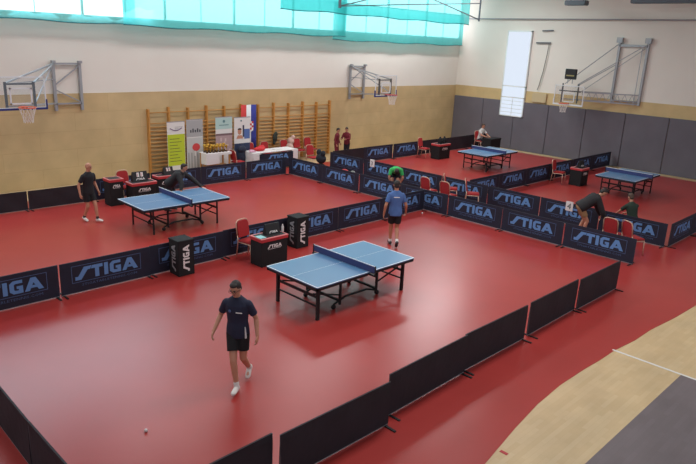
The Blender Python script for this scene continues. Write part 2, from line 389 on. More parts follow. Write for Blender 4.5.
# ------------------------------------------------------------------ tables
def table_proto(LX=1.2, LW=.03):
    t = thing('table_tennis_table', '', 'table', (0,0,0), 0, 'blue table tennis tables')
    L, W, H = 1.37, .7625, .76
    for s in (-1,1):
        m = MB(); a, b = (s*.004, s*L) if s > 0 else (s*L, s*.004)
        m.box(a,-W,H-.024,b,W,H,.003)
        m.mi = 1
        for q in ((a,-W,b,-W+.02),(a,W-.02,b,W),(a,-.0025,b,.0025),(s*L-.02 if s>0 else -L,-W+.02,s*L if s>0 else -L+.02,W-.02)):
            m.box(q[0],q[1],H-.001,q[2],q[3],H+.0012)
        m.build('tabletop', [TBLUE, TLINE], t)
        m = MB(); i = s*(L-.012)
        for y in (-W+.03, W-.03): m.box(min(s*.03,i),y-.02,H-.08,max(s*.03,i),y+.02,H-.024)
        m.box(min(i,i-s*.04),-W+.01,H-.08,max(i,i-s*.04),W-.01,H-.024)
        m.box(min(s*.03,s*.07),-W+.04,H-.085,max(s*.03,s*.07),W-.04,H-.024); m.build('apron', BLACK, t)
        for y in (-.6,.6):
            m = MB(); m.box(s*LX-LW,y-LW,0,s*LX+LW,y+LW,H-.03,.004); m.build('leg', BLACK, t)
            m = MB(); m.box(s*.52-.022,y*.82-.022,.1,s*.52+.022,y*.82+.022,H-.03,.004); m.build('inner_leg', BLACK, t)
        m = MB(); m.box(s*LX-.015,-.6,.44,s*LX+.015,.6,.49).box(s*LX-.012,-.6,.26,s*LX+.012,.6,.29); m.build('leg_stretcher', BLACK, t)
        m = MB(); m.box(s*.52-.02,-.49,.16,s*.52+.02,.49,.2)
        m.bar((s*.52,-.46,.3),(s*LX,-.46,.5),.025).bar((s*.52,.46,.3),(s*LX,.46,.5),.025); m.build('cross_bar', BLACK, t)
        for y in (-.42,.42):
            m = MB(); m.tube([(s*.62,y-.02,.05),(s*.62,y+.02,.05)], .05, 12); m.build('caster', BLACK, t, True)
    for y in (-.42,.42):
        m = MB(); m.tube([(-.62,y,.10),(-.5,y,.14),(-.3,y,.2),(.3,y,.2),(.5,y,.14),(.62,y,.10)], .022, 6); m.build('carriage_rail', BLACK, t)
    n = thing('net', None, None); n.parent = t
    m = MB(); m.box(-.004,-.9,H+.004,.004,.9,H+.14); m.build('net_mesh', NETCLOTH, n)
    m = MB(); m.box(-.006,-.91,H+.138,.006,.91,H+.1535); m.build('net_tape', TLINE, n)
    for s in (-1,1):
        m = MB(); m.box(-.012,s*.915-.012,H-.07,.012,s*.915+.012,H+.155,.003).box(-.03,s*.84-.08,H-.06,.03,s*.84+.08,H-.026); m.build('net_post', BLACK, n)
    return t
def label_copy(src, first, loc, rz, label):
    o = src if first else copy_tree(src); o.location = loc; o.rotation_euler = (0,0,rz); o['label'] = label; return o
T = table_proto()
T.scale = (1.04,1.01,1)
label_copy(T, True, (0,0,0), 0, 'blue table tennis table nearest to the camera, in the open near court')
T = table_proto(1.02, .02)
T.scale = (.97,1,1)
label_copy(T, True, (.04,6.82,0), R(-1), 'blue table tennis table the man in the black jacket leans on')
T3 = label_copy(T, False, (15.8,6.75,0), R(0), 'blue table tennis table in the far right court by the tan wall')
T4 = label_copy(T, False, (15.98,.50,0), R(0), 'blue table tennis table at the right edge beyond the red chair pair')

T3.scale = (.93,1,1); T4.scale = (.9,1,1)

# ------------------------------------------------------------------ box stands with vertical lettering
def box_stand(x, y, label):
    t = thing('box_stand', label, 'box', (x,y,0), 0, 'black box stands with vertical lettering')
    m = MB(); m.box(-.2,-.2,0,.2,.2,.80,.006); m.build('body', BLACK_CLOTH, t)
    m = MB(); m.box(-.21,-.21,.79,.21,.21,.83,.008); m.build('lid', BLACK_CLOTH, t)
    m = MB(); logo(m, (.075,-.2015,.10), (0,0,1), (-1,0,0), .62, .16); m.build('lettering', WHITE, t)
    m = MB(); logo(m, (-.2015,-.075,.10), (0,0,1), (0,1,0), .62, .16); m.build('lettering', mat('grey_print',(150,150,152),.6), t)
box_stand(1.49, 3.18, 'black box stand with white upright lettering right of the near umpire desk')
box_stand(-1.90, 3.24, 'black box stand with white upright lettering below the far left table')

# ------------------------------------------------------------------ umpire desks
def desk(x, y, w, d, h, label, rz=0, white=True, trim=None):
    t = thing('umpire_desk', label, 'desk', (x,y,0), rz, 'black umpire desks with red rims')
    m = MB(); m.box(-w/2,-d/2,0,w/2,d/2,h-.03,.008); m.build('cover', BLACK_CLOTH, t)
    m = MB(); m.box(-w/2-.012,-d/2-.012,h-.09,w/2+.012,d/2+.012,h-.01,.006); m.build('rim', trim or RED_TRIM, t)
    m = MB(); m.box(-w/2-.015,-d/2-.015,h-.022,w/2+.015,d/2+.015,h,.004); m.build('desk_top', trim or PINK_TRIM, t)
    m = MB(); m.box(-w/2+.03,-d/2+.03,h-.003,w/2-.03,d/2-.03,h+.003); m.build('top_panel', BLACK, t)
    if white:
        k = min(.42, w*.55); y0 = -d/2-.002
        m = MB(); logo(m, (-k/2,y0,h-.26), (1,0,0), (0,0,1), k, .085); m.box(-k/2,y0-.001,h-.285,k/2-.02,y0+.001,h-.277); m.build('lettering', WHITE, t)
    return t
def scoreboard(x, y, z, w, h, label, digits=None, rz=0, strip=True):
    t = thing('scoreboard', label, 'scoreboard', (x,y,z), rz, 'flip scoreboards on the desks')
    m = MB(); m.poly([(-.09,0),(.09,0),(.012,h),(-.012,h)], (-w/2,0,0), (0,1,0), (0,0,1), w); m.build('stand', BLACK, t)
    n = V((0,-h,.078)).normalized(); uy = V((0,.078,h)).normalized(); o = V((0,-.09,0))
    if digits:
        for s, dg in ((-1,digits[0]),(1,digits[1])):
            m = MB(); p = o+uy*h*.48+V((s*w*.13-w*.09,-.003,0)); m.poly([(0,0),(w*.17,0),(w*.17,h*.46),(0,h*.46)], p, (1,0,0), uy, .002)
            c = m.build('digit_card', WHITE, t)
            m = MB(); text_mesh(m, dg, p+V((w*.03,-.003,h*.06)), (1,0,0), uy, h*.32); m.build('digit', RED_TRIM, c)
    if strip:
        m = MB(); logo(m, o+uy*h*.16+V((-w*.3,-.002,0)), (1,0,0), uy, w*.6, h*.2); m.build('lettering', WHITE, t)
desk(.10, 2.62, .78, .44, .70, 'black red-rimmed umpire desk beside the near blue table')
scoreboard(.2, 2.66, .705, .42, .25, 'black scoreboard on the umpire desk beside the near table')
m = MB(); m.box(-.30,2.44,.705,-.12,2.66,.715,.002); tag(m.build('folder', mat('pale_teal_paper',(150,205,205),.6)), 'pale teal folder lying on the near umpire desk', 'folder')
m = MB(); m.lathe([(.03,.703),(.032,.72),(.032,.84),(.014,.875),(.014,.9)], (.49,2.6,0), 12); tag(m.build('bottle', mat('white_bottle',(215,212,210),.4), None, True), 'small white bottle on the near umpire desk next to the scoreboard', 'bottle')
desk(.44, 9.55, .82, .44, .70, 'black red-rimmed umpire desk behind the far left table')
scoreboard(.42, 9.62, .705, .5, .30, 'black scoreboard with red digits on the desk behind the far left table', ('1','1'))
desk(-.33, 9.85, .44, .42, .84, 'narrow black red-rimmed desk near the bald man in black')
desk(1.5, 10.05, .6, .36, .70, 'black red-rimmed desk half hidden behind the man in the black jacket')
scoreboard(1.66, 10.05, .705, .34, .25, 'small black scoreboard with red digits beside the leaning man', ('1','0'), strip=False)
desk(15.95, 9.5, .85, .5, .72, 'black red-rimmed desk in front of the tan wall, far right court')
desk(15.95, 2.45, .62, .5, .72, 'black red-rimmed desk beside the table at the right edge')
for (x, y, lb) in ((15.85,9.5,'dark bag on the desk in front of the tan wall'),(16.18,9.5,'dark bottle bag on the right end of the desk by the tan wall')):
    m = MB(); m.ell((x,y,.86),(.11,.09,.15)).ell((x,y,1.0),(.05,.05,.06)); m.box(x-.1,y-.08,.722,x+.1,y+.08,.8); tag(m.grown('bag', BLACK_CLOTH, None, .02, 2), lb, 'bag')
scoreboard(15.98, 2.45, .725, .4, .26, 'black scoreboard with white lettering on the desk by the right-edge table')
desk(20.15, 9.35, .95, .5, .70, 'dark desk where a person sits in the far corner by the charcoal wall', 0, white=False, trim=BLACK_CLOTH)

# ------------------------------------------------------------------ chairs
def chair_proto():
    t = thing('banquet_chair', '', 'chair', (0,0,0), 0, 'red banquet chairs')
    m = MB(); m.box(-.2,-.21,.43,.22,.21,.49,.02); m.build('seat', CH_RED, t, True)
    def back(w, top, th, x0):
        P = [(-w,0),(w,0),(w,top-.09)]+[(w-.09+.09*math.cos(a),top-.09+.09*math.sin(a)) for a in (R(30),R(60),R(90))]+[(-w+.09+.09*math.cos(a),top-.09+.09*math.sin(a)) for a in (R(90),R(120),R(150))]+[(-w,top-.09)]
        return P
    m = MB(); m.poly(back(.18,.40,.04,0), (-.215,0,.53), (0,1,0), V((-.16,0,1)).normalized(), .04); m.build('backrest', CH_RED, t)
    f = MB(); up = V((-.16,0,1)).normalized(); o = V((-.215,0,.53))
    pts = [V((-.2,-.2,.0)), V((-.19,-.2,.45))]+[o+V((0,y,0))+up*z for y, z in ((-.2,.05),(-.2,.32),(-.17,.40),(-.1,.425),(.1,.425),(.17,.40),(.2,.32),(.2,.05))]+[V((-.19,.2,.45)), V((-.2,.2,.0))]
    f.tube(pts[2:-2], .014, 8); f.build('back_frame', CH_FRAME, t, True)
    for s in (-1,1):
        m = MB(); m.tube([(-.26,s*.2,.013),(-.2,s*.2,.43),(-.215,s*.2,.58)], .014, 8); m.build('leg', CH_FRAME, t, True)
        m = MB(); m.tube([(.23,s*.2,.013),(.2,s*.2,.43)], .014, 8); m.build('leg', CH_FRAME, t, True)
    m = MB(); m.tube([(.2,-.2,.425),(.2,.2,.425)], .012, 6).tube([(-.2,-.2,.425),(-.2,.2,.425)], .012, 6).tube([(-.2,-.2,.425),(.2,-.2,.425)], .012, 6).tube([(-.2,.2,.425),(.2,.2,.425)], .012, 6); m.build('seat_frame', CH_FRAME, t)
    return t
CH = chair_proto()
CHL = [(-.10,3.12,-80,'red banquet chair behind the near umpire desk'),
 (.18,10.05,-90,'red banquet chair behind the scoreboard desk of the far left table'),
 (8.15,4.08,0,'red banquet chair in the aisle beside the person in green'),
 (8.12,3.24,0,'red banquet chair in the aisle, second from the person in green'),
 (9.05,3.82,-55,'red banquet chair in the aisle with its seat showing, third from the person in green'),
 (9.02,2.9,-55,'red banquet chair in the aisle standing farthest from the person in green'),
 (8.18,-2.30,0,'red banquet chair of the close pair, beside the bending person'),
 (8.22,-2.84,-28,'red banquet chair of the close pair, farther from the bending person'),
 (15.3,10.0,-80,'red banquet chair left of the desk by the tan wall, far right court'),
 (15.5,3.1,-80,'red banquet chair behind the desk by the right-edge table'),
 (9.75,12.7,-90,'red banquet chair by the wall bars, first right of the cloth table'),
 (10.4,12.7,-90,'red banquet chair by the wall bars, second right of the cloth table'),
 (9.0,10.95,-90,'red banquet chair in the aisle end, by the dark jackets'),
 (7.14,12.66,-90,'red banquet chair behind the white cloth table, left one'),
 (7.9,12.65,-90,'red banquet chair behind the white cloth table, middle one'),
 (8.95,12.62,-90,'red banquet chair behind the white cloth table, right one'),
 (5.72,11.75,0,'red banquet chair at the left end of the white cloth table')]
for i, (x, y, a, lb) in enumerate(CHL): label_copy(CH, i == 0, (x,y,0), R(a), lb)

# ------------------------------------------------------------------ wall bars, banners, flag, officials' corner
def wall_bars(x0, n, label):
    t = thing('wall_bars', label, 'wall bars', (x0,YB,0), 0, 'wooden gymnastic wall bars')
    for i in range(n+1):
        m = MB(); m.box(i*.835-.03,-.16,0.05,i*.835+.03,-.004,2.55 if i % 2 else 2.5,.006); m.build('upright', WOODBAR, t)
    for k in range(14):
        z = .22+k*.145 if k < 13 else 2.36
        m = MB(); m.tube([(-.02,-.12,z),(n*.835+.02,-.12,z)], .02, 8); m.build('rung', WOODBAR, t, True)
wall_bars(2.67, 5, 'wooden wall bars behind the printed roll-up banners')
wall_bars(7.72, 5, 'wooden wall bars right of the flag, above the cloth table')

LIME = mat('lime_print',(186,202,48),.6); PAPER = mat('banner_white',(222,220,216),.6); GREYP = mat('banner_grey',(168,168,168),.6)
TEALP = mat('banner_pale_teal',(176,205,200),.6); TEXTG = mat('dark_text',(84,92,60),.7); PINKP = mat('banner_mauve',(176,150,150),.6)
def banner(x, w, z1, label, y=12.3, rz=0):
    t = thing('rollup_banner', label, 'banner', (x,y,0), rz, 'roll-up banners in front of the wall bars')
    m = MB(); m.box(-w/2,-.09,0,w/2,.09,.07,.01); m.build('base', STEEL, t)
    m = MB(); m.tube([(0,.03,.05),(0,.03,z1)], .01, 6); m.build('pole', STEEL, t)
    m = MB(); m.box(-w/2,-.006,z1-.02,w/2,.012,z1+.01); m.build('top_rail', STEEL, t)
    m = MB(); m.box(-w/2+.01,-.004,.07,w/2-.01,.004,z1-.01); sh = m.build('sheet', PAPER, t)
    return t, sh
def patch(sh, name, m_, x0, z0, x1, z1, d=.0055):
    m = MB(); m.box(x0,-d,z0,x1,-d+.001,z1); return m.build(name, m_, sh)
t, s = banner(3.44, .76, 2.07, 'white and lime roll-up banner, leftmost by the wall bars', 12.5)
patch(s, 'lime_field', LIME, -.36,.42,.36,1.6)
m = MB()
for k in range(8): m.box(-.28,-.0075,.58+k*.12,.22-.08*(k%3),-.006,.60+k*.12)
m.build('lettering', TEXTG, s)
m = MB(); pts = [(-.25+.5*i/10, -.0062, 1.83-.09*math.sin(PI*i/10)) for i in range(11)]; m.tube(pts, .016, 5); m.build('swoosh', mat('purple_print',(110,80,120),.6), s)
m = MB()
for k in range(3): m.box(-.05,-.0075,1.86-.05*k,.28-.05*k,-.006,1.88-.05*k)
m.build('lettering', GREYP, s)
t, s = banner(4.24, .72, 2.11, 'grey roll-up banner picturing a red bat, second from left', 12.5)
patch(s, 'grey_field', GREYP, -.36,1.45,.36,2.08); patch(s, 'grey_field', mat('banner_light_grey',(190,190,188),.6), -.36,.1,.36,1.42)
m = MB(); m.poly([(.17*math.cos(a)+.02*0,.15*math.sin(a)) for a in [2*PI*k/18 for k in range(18)]], (.05,-.0075,1.05), (1,0,0), (0,0,1), .001); m.build('bat_print', mat('bat_red_print',(206,70,72),.6), s)
m = MB(); m.poly([(-.03,0),(.03,0),(.03,.2),(-.03,.2)], (.0,-.0075,.72), (1,0,0), (0,0,1), .001); m.build('bat_handle_print', PAPER, s)
m = MB()
for k in range(5): m.box(-.2+.1*k,-.0075,1.62,-.14+.1*k,-.006,1.72+.05*(k%2))
m.build('lettering', mat('dark_grey_print',(70,72,76),.6), s)
m = MB()
for k in range(5): m.box(-.3+.13*k,-.0075,.2,-.26+.13*k,-.006,.85)
m.build('stripe_print', mat('mid_grey_print',(140,142,140),.6), s)
t, s = banner(5.54, .80, 2.15, 'pale teal and mauve roll-up banner behind the trophy table', 12.45)
patch(s, 'teal_field', TEALP, -.39,1.68,.39,2.12); patch(s, 'mauve_field', PINKP, -.39,.7,.39,1.42); patch(s, 'band_print', mat('banner_dark_mauve',(120,96,98),.6), -.39,1.42,.39,1.5)
m = MB(); m.poly([(.06*math.cos(a),.06*math.sin(a)) for a in [2*PI*k/8 for k in range(8)]], (0,-.0075,1.98), (1,0,0), (0,0,1), .001); m.box(-.22,-.0075,1.82,.22,-.006,1.85); m.build('emblem', mat('grey_teal_print',(90,130,135),.6), s)
m = MB(); random.seed(9)
for k in range(14):
    x, z = random.uniform(-.36,.3), random.uniform(.75,1.3); m.box(x,-.0075,z,x+random.uniform(.05,.12),-.006,z+random.uniform(.04,.16))
m.build('photo_print', mat('banner_photo_mauve',(205,186,184),.6), s)
t, s = banner(6.42, .80, 2.10, 'white roll-up banner with a face photo beside the flag', 12.45)
patch(s, 'navy_field', mat('banner_navy',(44,56,84),.6), -.39,.08,.39,1.05)
patch(s, 'blue_print', mat('banner_blue',(84,110,168),.6), .1,1.22,.38,1.62); patch(s, 'dark_print', mat('banner_dark',(60,64,84),.6), .02,1.3,.1,1.78)
m = MB(); m.poly([(.095*math.cos(a),.13*math.sin(a)) for a in [2*PI*k/14 for k in range(14)]], (-.13,-.0075,1.53), (1,0,0), (0,0,1), .001); m.poly([(-.17,0),(.17,0),(.1,.14),(-.1,.14)], (-.12,-.0075,1.24), (1,0,0), (0,0,1), .001); m.build('portrait_print', SKIN, s)
m = MB(); m.poly([(.1*math.cos(a),.07*math.sin(a)) for a in [PI*k/8 for k in range(9)]], (-.13,-.0088,1.6), (1,0,0), (0,0,1), .001); m.build('hair_print', HAIR, s)
m = MB(); m.poly([(.04*math.cos(a),.04*math.sin(a)) for a in [2*PI*k/8 for k in range(8)]], (-.05,-.0075,1.96), (1,0,0), (0,0,1), .001); m.build('emblem', mat('grey_teal_print2',(90,130,135),.6), s)
# flag
t = thing('flag', 'red, white and blue striped flag with a checkered shield on the wall bars', 'flag', (7.14,12.98,0))
FR, FWH, FB = mat('flag_red',(200,60,58),.8), mat('flag_white',(226,226,226),.8), mat('flag_blue',(52,58,142),.8)
for k, (c, nm) in enumerate(((FR,'red_stripe'),(FWH,'white_stripe'),(FB,'blue_stripe'))):
    m = MB(); w = .26
    f = [[m.bm.verts.new((-.39+w*(k+i/6), .02*math.sin((k*6+i)*.7)+dy, z)) for i in range(7)] for z, dy in ((.55,0),(1.2,0),(1.9,0),(2.52,0))]
    b = [[m.bm.verts.new(v.co+V((0,.006,0))) for v in r] for r in f]
    for g in (f, b):
        for p, q in zip(g, g[1:]):
            for i in range(6): m.face([p[i],p[i+1],q[i+1],q[i]])
    for i in range(6):
        m.face([f[0][i],f[0][i+1],b[0][i+1],b[0][i]]); m.face([f[-1][i],f[-1][i+1],b[-1][i+1],b[-1][i]])
    for e in (0,6):
        for j in range(3): m.face([f[j][e],f[j+1][e],b[j+1][e],b[j][e]])
    m.build(nm, c, t, True)
m = MB(); c = .088
for i in range(5):
    for j in range(5):
        if (i+j) % 2 == 0 and not (j == 0 and i in (0,4)): m.box(-.22+i*c,-.032,1.40+j*c,-.22+(i+1)*c,-.026,1.40+(j+1)*c)
sh = m.build('shield_checks', FR, t)
m = MB(); m.poly([(-.22,.06),(-.1,0),(.1,0),(.22,.06),(.22,.44),(-.22,.44)], (0,-.026,1.40), (1,0,0), (0,0,1), .002); m.build('shield', FWH, t)

# trophy table with trophies
t = thing('trophy_table', 'small wooden table with a white cloth holding gold trophies', 'table', (4.82,12.0,0))
t.scale = (1,1,1.18)
m = MB(); m.box(-.56,-.27,.72,.56,.27,.75,.004); m.build('tabletop', WOODBAR, t)
m = MB(); m.box(-.57,-.28,.751,.57,.28,.757).box(-.57,-.285,.40,.0,-.28,.757).box(-.575,-.28,.40,-.57,.1,.757).box(0,-.285,.68,.57,-.28,.757); m.build('cloth', CLOTHC, t)
for x in (-.5,.5):
    for y in (-.22,.22):
        m = MB(); m.box(x-.025,y-.025,0,x+.025,y+.025,.72); m.build('leg', WOODBAR, t)
m = MB(); m.box(-.45,-.2,.3,.48,.2,.33).box(-.1,-.2,.02,.3,.15,.3); m.build('shelf', WOODBAR, t)
def trophy_proto():
    t = thing('trophy', '', 'trophy', (0,0,0), 0, 'gold trophies on the small table')
    m = MB(); m.box(-.04,-.04,0,.04,.04,.05,.004); m.build('plinth', mat('dark_wood_plinth',(72,48,30),.5), t)
    m = MB(); m.lathe([(.025,.05),(.012,.07),(.012,.12),(.03,.15),(.045,.2),(.05,.25),(.046,.25),(.02,.17)], n=12); m.build('cup', GOLD, t, True)
    m = MB()
    for s in (-1,1): m.tube([(s*.04,0,.16),(s*.07,0,.18),(s*.075,0,.22),(s*.046,0,.235)], .006, 5)
    m.build('handle', GOLD, t, True); return t
TP = trophy_proto(); random.seed(2)
for k in range(14):
    row, i = divmod(k, 7); sc = .92+.25*random.random()+.12*row
    o = label_copy(TP, k == 0, (4.38+.145*i+.03*row, 11.88+.22*row, .8935), random.random(), 'gold trophy on the white-clothed small table, %s in its %s row' % (ORD[i], ('front','back')[row]))
    o.scale = (sc,sc,sc)

# officials' table under a white cloth
t = thing('cloth_table', 'long table under a white cloth with a navy front banner by the wall bars', 'table', (7.5,11.95,0))
m = MB(); m.box(-1.15,-.36,.72,1.15,.36,.755,.01); m.box(-1.17,-.375,.16,-.8,-.36,.755).box(.86,-.375,.12,1.17,-.36,.755).box(-1.18,-.375,.1,-1.165,.36,.755).box(1.165,-.375,.1,1.18,.36,.755); m.build('cloth', CLOTHC, t)
for x in (-1.05,1.05):
    for y in (-.3,.3):
        m = MB(); m.box(x-.02,y-.02,0,x+.02,y+.02,.72); m.build('leg', STEEL, t)
m = MB(); m.box(-.86,-.39,.06,.9,-.377,.69); fb = m.build('front_banner', NAVY, t)
m = MB(); logo(m, (-.45,-.391,.42), (1,0,0), (0,0,1), 1.1, .2); m.build('logo', PRINT_BLUE, fb)
m = MB(); m.box(-1.13,-.2,.756,-.4,.2,.765); m.build('paper', WHITE, t)
def soft(name, parts, m_, label, cat, vox=.02):
    m = MB()
    for c, r in parts: m.ell(c, r)
    return tag(m.grown(name, m_, None, vox, 3), label, cat)
soft('bag', [((6.92,11.95,.84),(.28,.16,.10)),((7.05,11.98,.9),(.16,.12,.09))], mat('red_bag',(200,40,44),.7), 'red bag lying on the white cloth table', 'bag')
soft('bag', [((6.48,11.82,.79),(.18,.10,.03)),((6.5,11.95,.82),(.12,.1,.03))], mat('white_red_bag',(206,150,170),.7), 'pale pink folded shirt on the white cloth table\'s left end', 'shirt')
soft('papers', [((7.8,11.9,.775),(.25,.16,.02))], PAPER, 'white papers spread on the middle of the cloth table', 'papers', .012)
soft('jacket', [((8.55,12.98,1.05),(.13,.07,.22)),((8.6,12.98,1.2),(.1,.06,.12)),((8.5,12.98,.86),(.08,.05,.12))], mat('dark_green_jacket',(44,50,42),.8), 'dark jacket hanging on the wall bars above the cloth table', 'jacket')
soft('jacket', [((9.0,12.45,.95),(.12,.2,.16)),((9.05,12.35,1.12),(.09,.1,.10)),((8.95,12.45,.72),(.12,.2,.14))], mat('pale_pink_jacket',(206,172,160),.8), 'pale jacket draped over the chair right of the cloth table', 'jacket')
soft('jacket', [((6.2,12.16,.5),(.17,.12,.40)),((6.2,12.16,.85),(.2,.13,.16)),((6.14,12.16,.12),(.13,.12,.14))], mat('navy_jacket',(30,38,58),.8), 'navy jacket hanging in front of the face photo banner', 'jacket')
soft('jacket', [((8.3,9.72,.66),(.16,.26,.20)),((8.3,9.84,.90),(.1,.11,.14)),((8.28,9.58,.88),(.1,.1,.13))], mat('black_navy_jacket',(28,30,40),.8), 'dark jackets piled over a bag beside the aisle end', 'jacket')
soft('bag', [((8.3,9.70,.235),(.2,.3,.24))], BLACK_CLOTH, 'dark sports bag on the floor under the piled jackets', 'bag')
soft('bag', [((8.4,8.45,.22),(.2,.25,.22))], mat('red_sports_bag',(170,50,52),.8), 'red sports bag on the aisle floor near the wall', 'bag')
soft('bag', [((8.45,8.05,.2),(.18,.16,.2)),((8.45,8.05,.36),(.1,.1,.08))], mat('white_black_bag',(120,124,122),.7), 'grey rucksack on the aisle floor beside the red sports bag', 'bag')

# number signs hung on barriers
def sign(y, ch, label):
    t = thing('number_sign', label, 'sign', (9.62,y,.45), R(-90), 'court number signs')
    m = MB(); m.box(-.12,-.006,0,.12,.004,.30,.003).box(-.03,-.0,.245,.03,.06,.25); m.build('card', WHITE, t)
    m = MB(); text_mesh(m, ch, (-.062,-.0075,.06), (1,0,0), (0,0,1), .18); m.build('digit', BLACK, t)
sign(8.12, '3', 'white court number sign reading 3 on the aisle barrier')
sign(-.28, '4', 'white court number sign reading 4 on the aisle barrier')

# balls
for (x, y, lb) in ((-5.49,-1.82,'white ball lying alone on the red floor near the bottom'),(6.86,3.30,'white ball on the floor by the barrier right of the blue shirt')):
    m = MB(); m.ell((x,y,.025),.025,n=16,m=10); tag(m.build('ball', WHITE, None, True), lb, 'ball')

# ------------------------------------------------------------------ basketball hoops
GLASS = bpy.data.materials.new('backboard_acrylic'); GLASS.use_nodes = True
nt = GLASS.node_tree; nt.nodes.clear(); _a = nt.nodes.new('ShaderNodeBsdfTransparent'); _a.inputs[0].default_value = (.95,.96,.97,1); _b = nt.nodes.new('ShaderNodeBsdfGlossy'); _b.inputs['Roughness'].default_value = .05
_x = nt.nodes.new('ShaderNodeMixShader'); _x.inputs[0].default_value = .06; _o = nt.nodes.new('ShaderNodeOutputMaterial')
nt.links.new(_a.outputs[0], _x.inputs[1]); nt.links.new(_b.outputs[0], _x.inputs[2]); nt.links.new(_x.outputs[0], _o.inputs[0])
BLUEPAD = mat('blue_board_padding', (44,54,120), .6); ORANGE = mat('orange_rim', (214,92,58), .45); NETW = mat('white_net_cord', (222,216,210), .8)
BRD = mat('white_board_line', (216,218,220), .6)
def board(t, bx, by, rz, w, zb, zt, rim_mat=ORANGE, padR=None):
    """backboard in a frame of its own: faces local -Y"""
    b = thing('backboard', None, None, (bx,by,0), rz); b.parent = t
    m = MB(); m.box(-w/2,-.01,zb,w/2,.01,zt); m.build('board_pane', GLASS, b)
    m = MB(); e = .035
    for q in ((-w/2,zb,w/2,zb+e),(-w/2,zt-e,w/2,zt),(-w/2,zb,-w/2+e,zt),(w/2-e,zb,w/2,zt)): m.box(q[0],-.014,q[1],q[2],.014,q[3])
    c = zb+.12
    for q in ((-.3,c,.3,c+.04),(-.3,c+.42,.3,c+.46),(-.3,c,-.26,c+.46),(.26,c,.3,c+.46)): m.box(q[0],-.013,q[1],q[2],.013,q[3])
    m.build('board_line', BRD, b)
    m = MB(); m.box(-w/2-.02,-.03,zb-.04,w/2+.02,.03,zb+.02,.008); m.box(-w/2-.02,-.03,zb,-w/2+.025,.03,zb+.25,.008).box(w/2-.025,-.03,zb,w/2+.02,.03,zb+.25,.008); m.build('edge_pad', padR or BLUEPAD, b)
    zr = zb+.07
    m = MB(); n = 20; m.tube([(.225*math.cos(2*PI*k/n), -.40+.225*math.sin(2*PI*k/n), zr) for k in range(n+1)], .014, 8); m.box(-.08,-.19,zr-.03,.08,-.02,zr+.01); m.build('rim', rim_mat, b, True)
    m = MB(); K = 12
    for k in range(K):
        for d in (-1,1):
            pts = []
            for j in range(5):
                a = 2*PI*(k+d*j*.5)/K; r = (.222,.19,.155,.13,.125)[j]; pts.append((r*math.cos(a), -.40+r*math.sin(a), zr-.105*j))
            m.tube(pts, .006, 4)
    m.build('hoop_net', NETW, b)
    return b
def wall_hoop(px0, px1, bx, by, w, label, zt=4.1, zb=2.72, rim_mat=ORANGE, pad=None):
    t = thing('basketball_hoop', label, 'basketball hoop', (0,0,0), 0, 'folding basketball hoops on the walls')
    yb = YB-.03
    for x in (px0, px1):
        m = MB(); m.bar((x,yb-.04,zb-.15),(x,yb-.04,zt+.08),.09).bar((x,yb-.1,zt+.02),(x,yb-.1,zt+.10),.12); m.build('post', STEEL, t)
    m = MB(); m.bar((px0,yb-.06,zt),(px1,yb-.06,zt),.06).bar((px0,yb-.06,zb+.08),(px1,yb-.06,zb+.08),.05).bar((px0,yb-.06,zt-.7),(px1,yb-.06,zt-.05),.035).bar((px0,yb-.06,zb+.55),(px1,yb-.06,zb+.1),.035); m.build('wall_brace', STEEL, t)
    B = by+.06; lx, rx = bx-.38, bx+.38
    m = MB()
    near = px0 if abs(px0-bx) < abs(px1-bx) else px1
    m.bar((near,yb-.1,zt),(lx,B,3.68),.045).bar((near,yb-.1,zt-.02),(rx,B,3.68),.045).bar((near,yb-.1,zb+.1),(lx,B,3.05),.045).bar((near,yb-.1,zb+.1),(rx,B,3.05),.045)
    m.bar((near,yb-.1,zt),(rx,B,3.1),.03).bar((near,yb-.1,3.6),(lx,B,3.66),.03); m.build('support_arm', STEEL, t)
    m = MB(); m.bar((lx,B,2.98),(lx,B,3.72),.06).bar((rx,B,2.98),(rx,B,3.72),.06).bar((lx,B,3.66),(rx,B,3.66),.045); m.build('board_frame', STEEL_DARK, t)
    board(t, bx, by, 0, w, 2.98, 3.87, rim_mat, pad)
wall_hoop(-.62, .25, -2.56, 10.5, 1.36, 'basketball hoop on the tan wall at the left edge')
REDRIM = mat('red_rim', (176,54,54), .5)
wall_hoop(13.2, 14.15, 12.62, 10.3, 1.4, 'basketball hoop on the tan wall right of the wall bars', rim_mat=REDRIM)
# big frame on the right wall
t = thing('basketball_hoop', 'basketball hoop with a tall steel frame on the white right wall', 'basketball hoop', (0,0,0), 0, 'folding basketball hoops on the walls')
xw = XR-.06
for y in (4.1, 2.8):
    m = MB(); m.bar((xw,y,2.95),(xw,y,5.85),.10).box(xw-.12,y-.13,5.72,xw+.05,y+.13,5.95); m.build('post', STEEL, t)
m = MB(); m.bar((xw,4.1,5.6),(xw,2.8,5.6),.10).bar((xw,4.1,3.1),(xw,2.8,3.1),.06).bar((xw-.1,3.0,2.95),(xw-.1,3.0,5.5),.03); m.build('wall_brace', STEEL, t)
bx, by = 20.72, 5.72
for y, s in ((4.1,.35),(2.8,-.3)):
    m = MB(); m.bar((xw,y,5.7),(bx+.15,by+s,3.72),.04); m.build('stay_rod', STEEL, t)
m = MB(); m.bar((xw,4.1,4.75),(bx+.15,by-.2,3.6),.035).bar((xw,2.9,5.5),(bx+.15,by-.45,3.35),.03); m.build('stay_rod', STEEL, t)
m = MB()
A, Bq = (V((bx+.2,by-.55,3.38)), V((xw,2.8,3.42))); C2, D2 = (V((bx+.2,by-.55,3.0)), V((xw,2.8,3.0)))
m.bar(A,Bq,.05).bar(C2,D2,.06)
for k in range(8):
    p = A.lerp(Bq,k/8); q = C2.lerp(D2,(k+.5)/8); r = A.lerp(Bq,(k+1)/8); m.bar(p,q,.022).bar(q,r,.022)
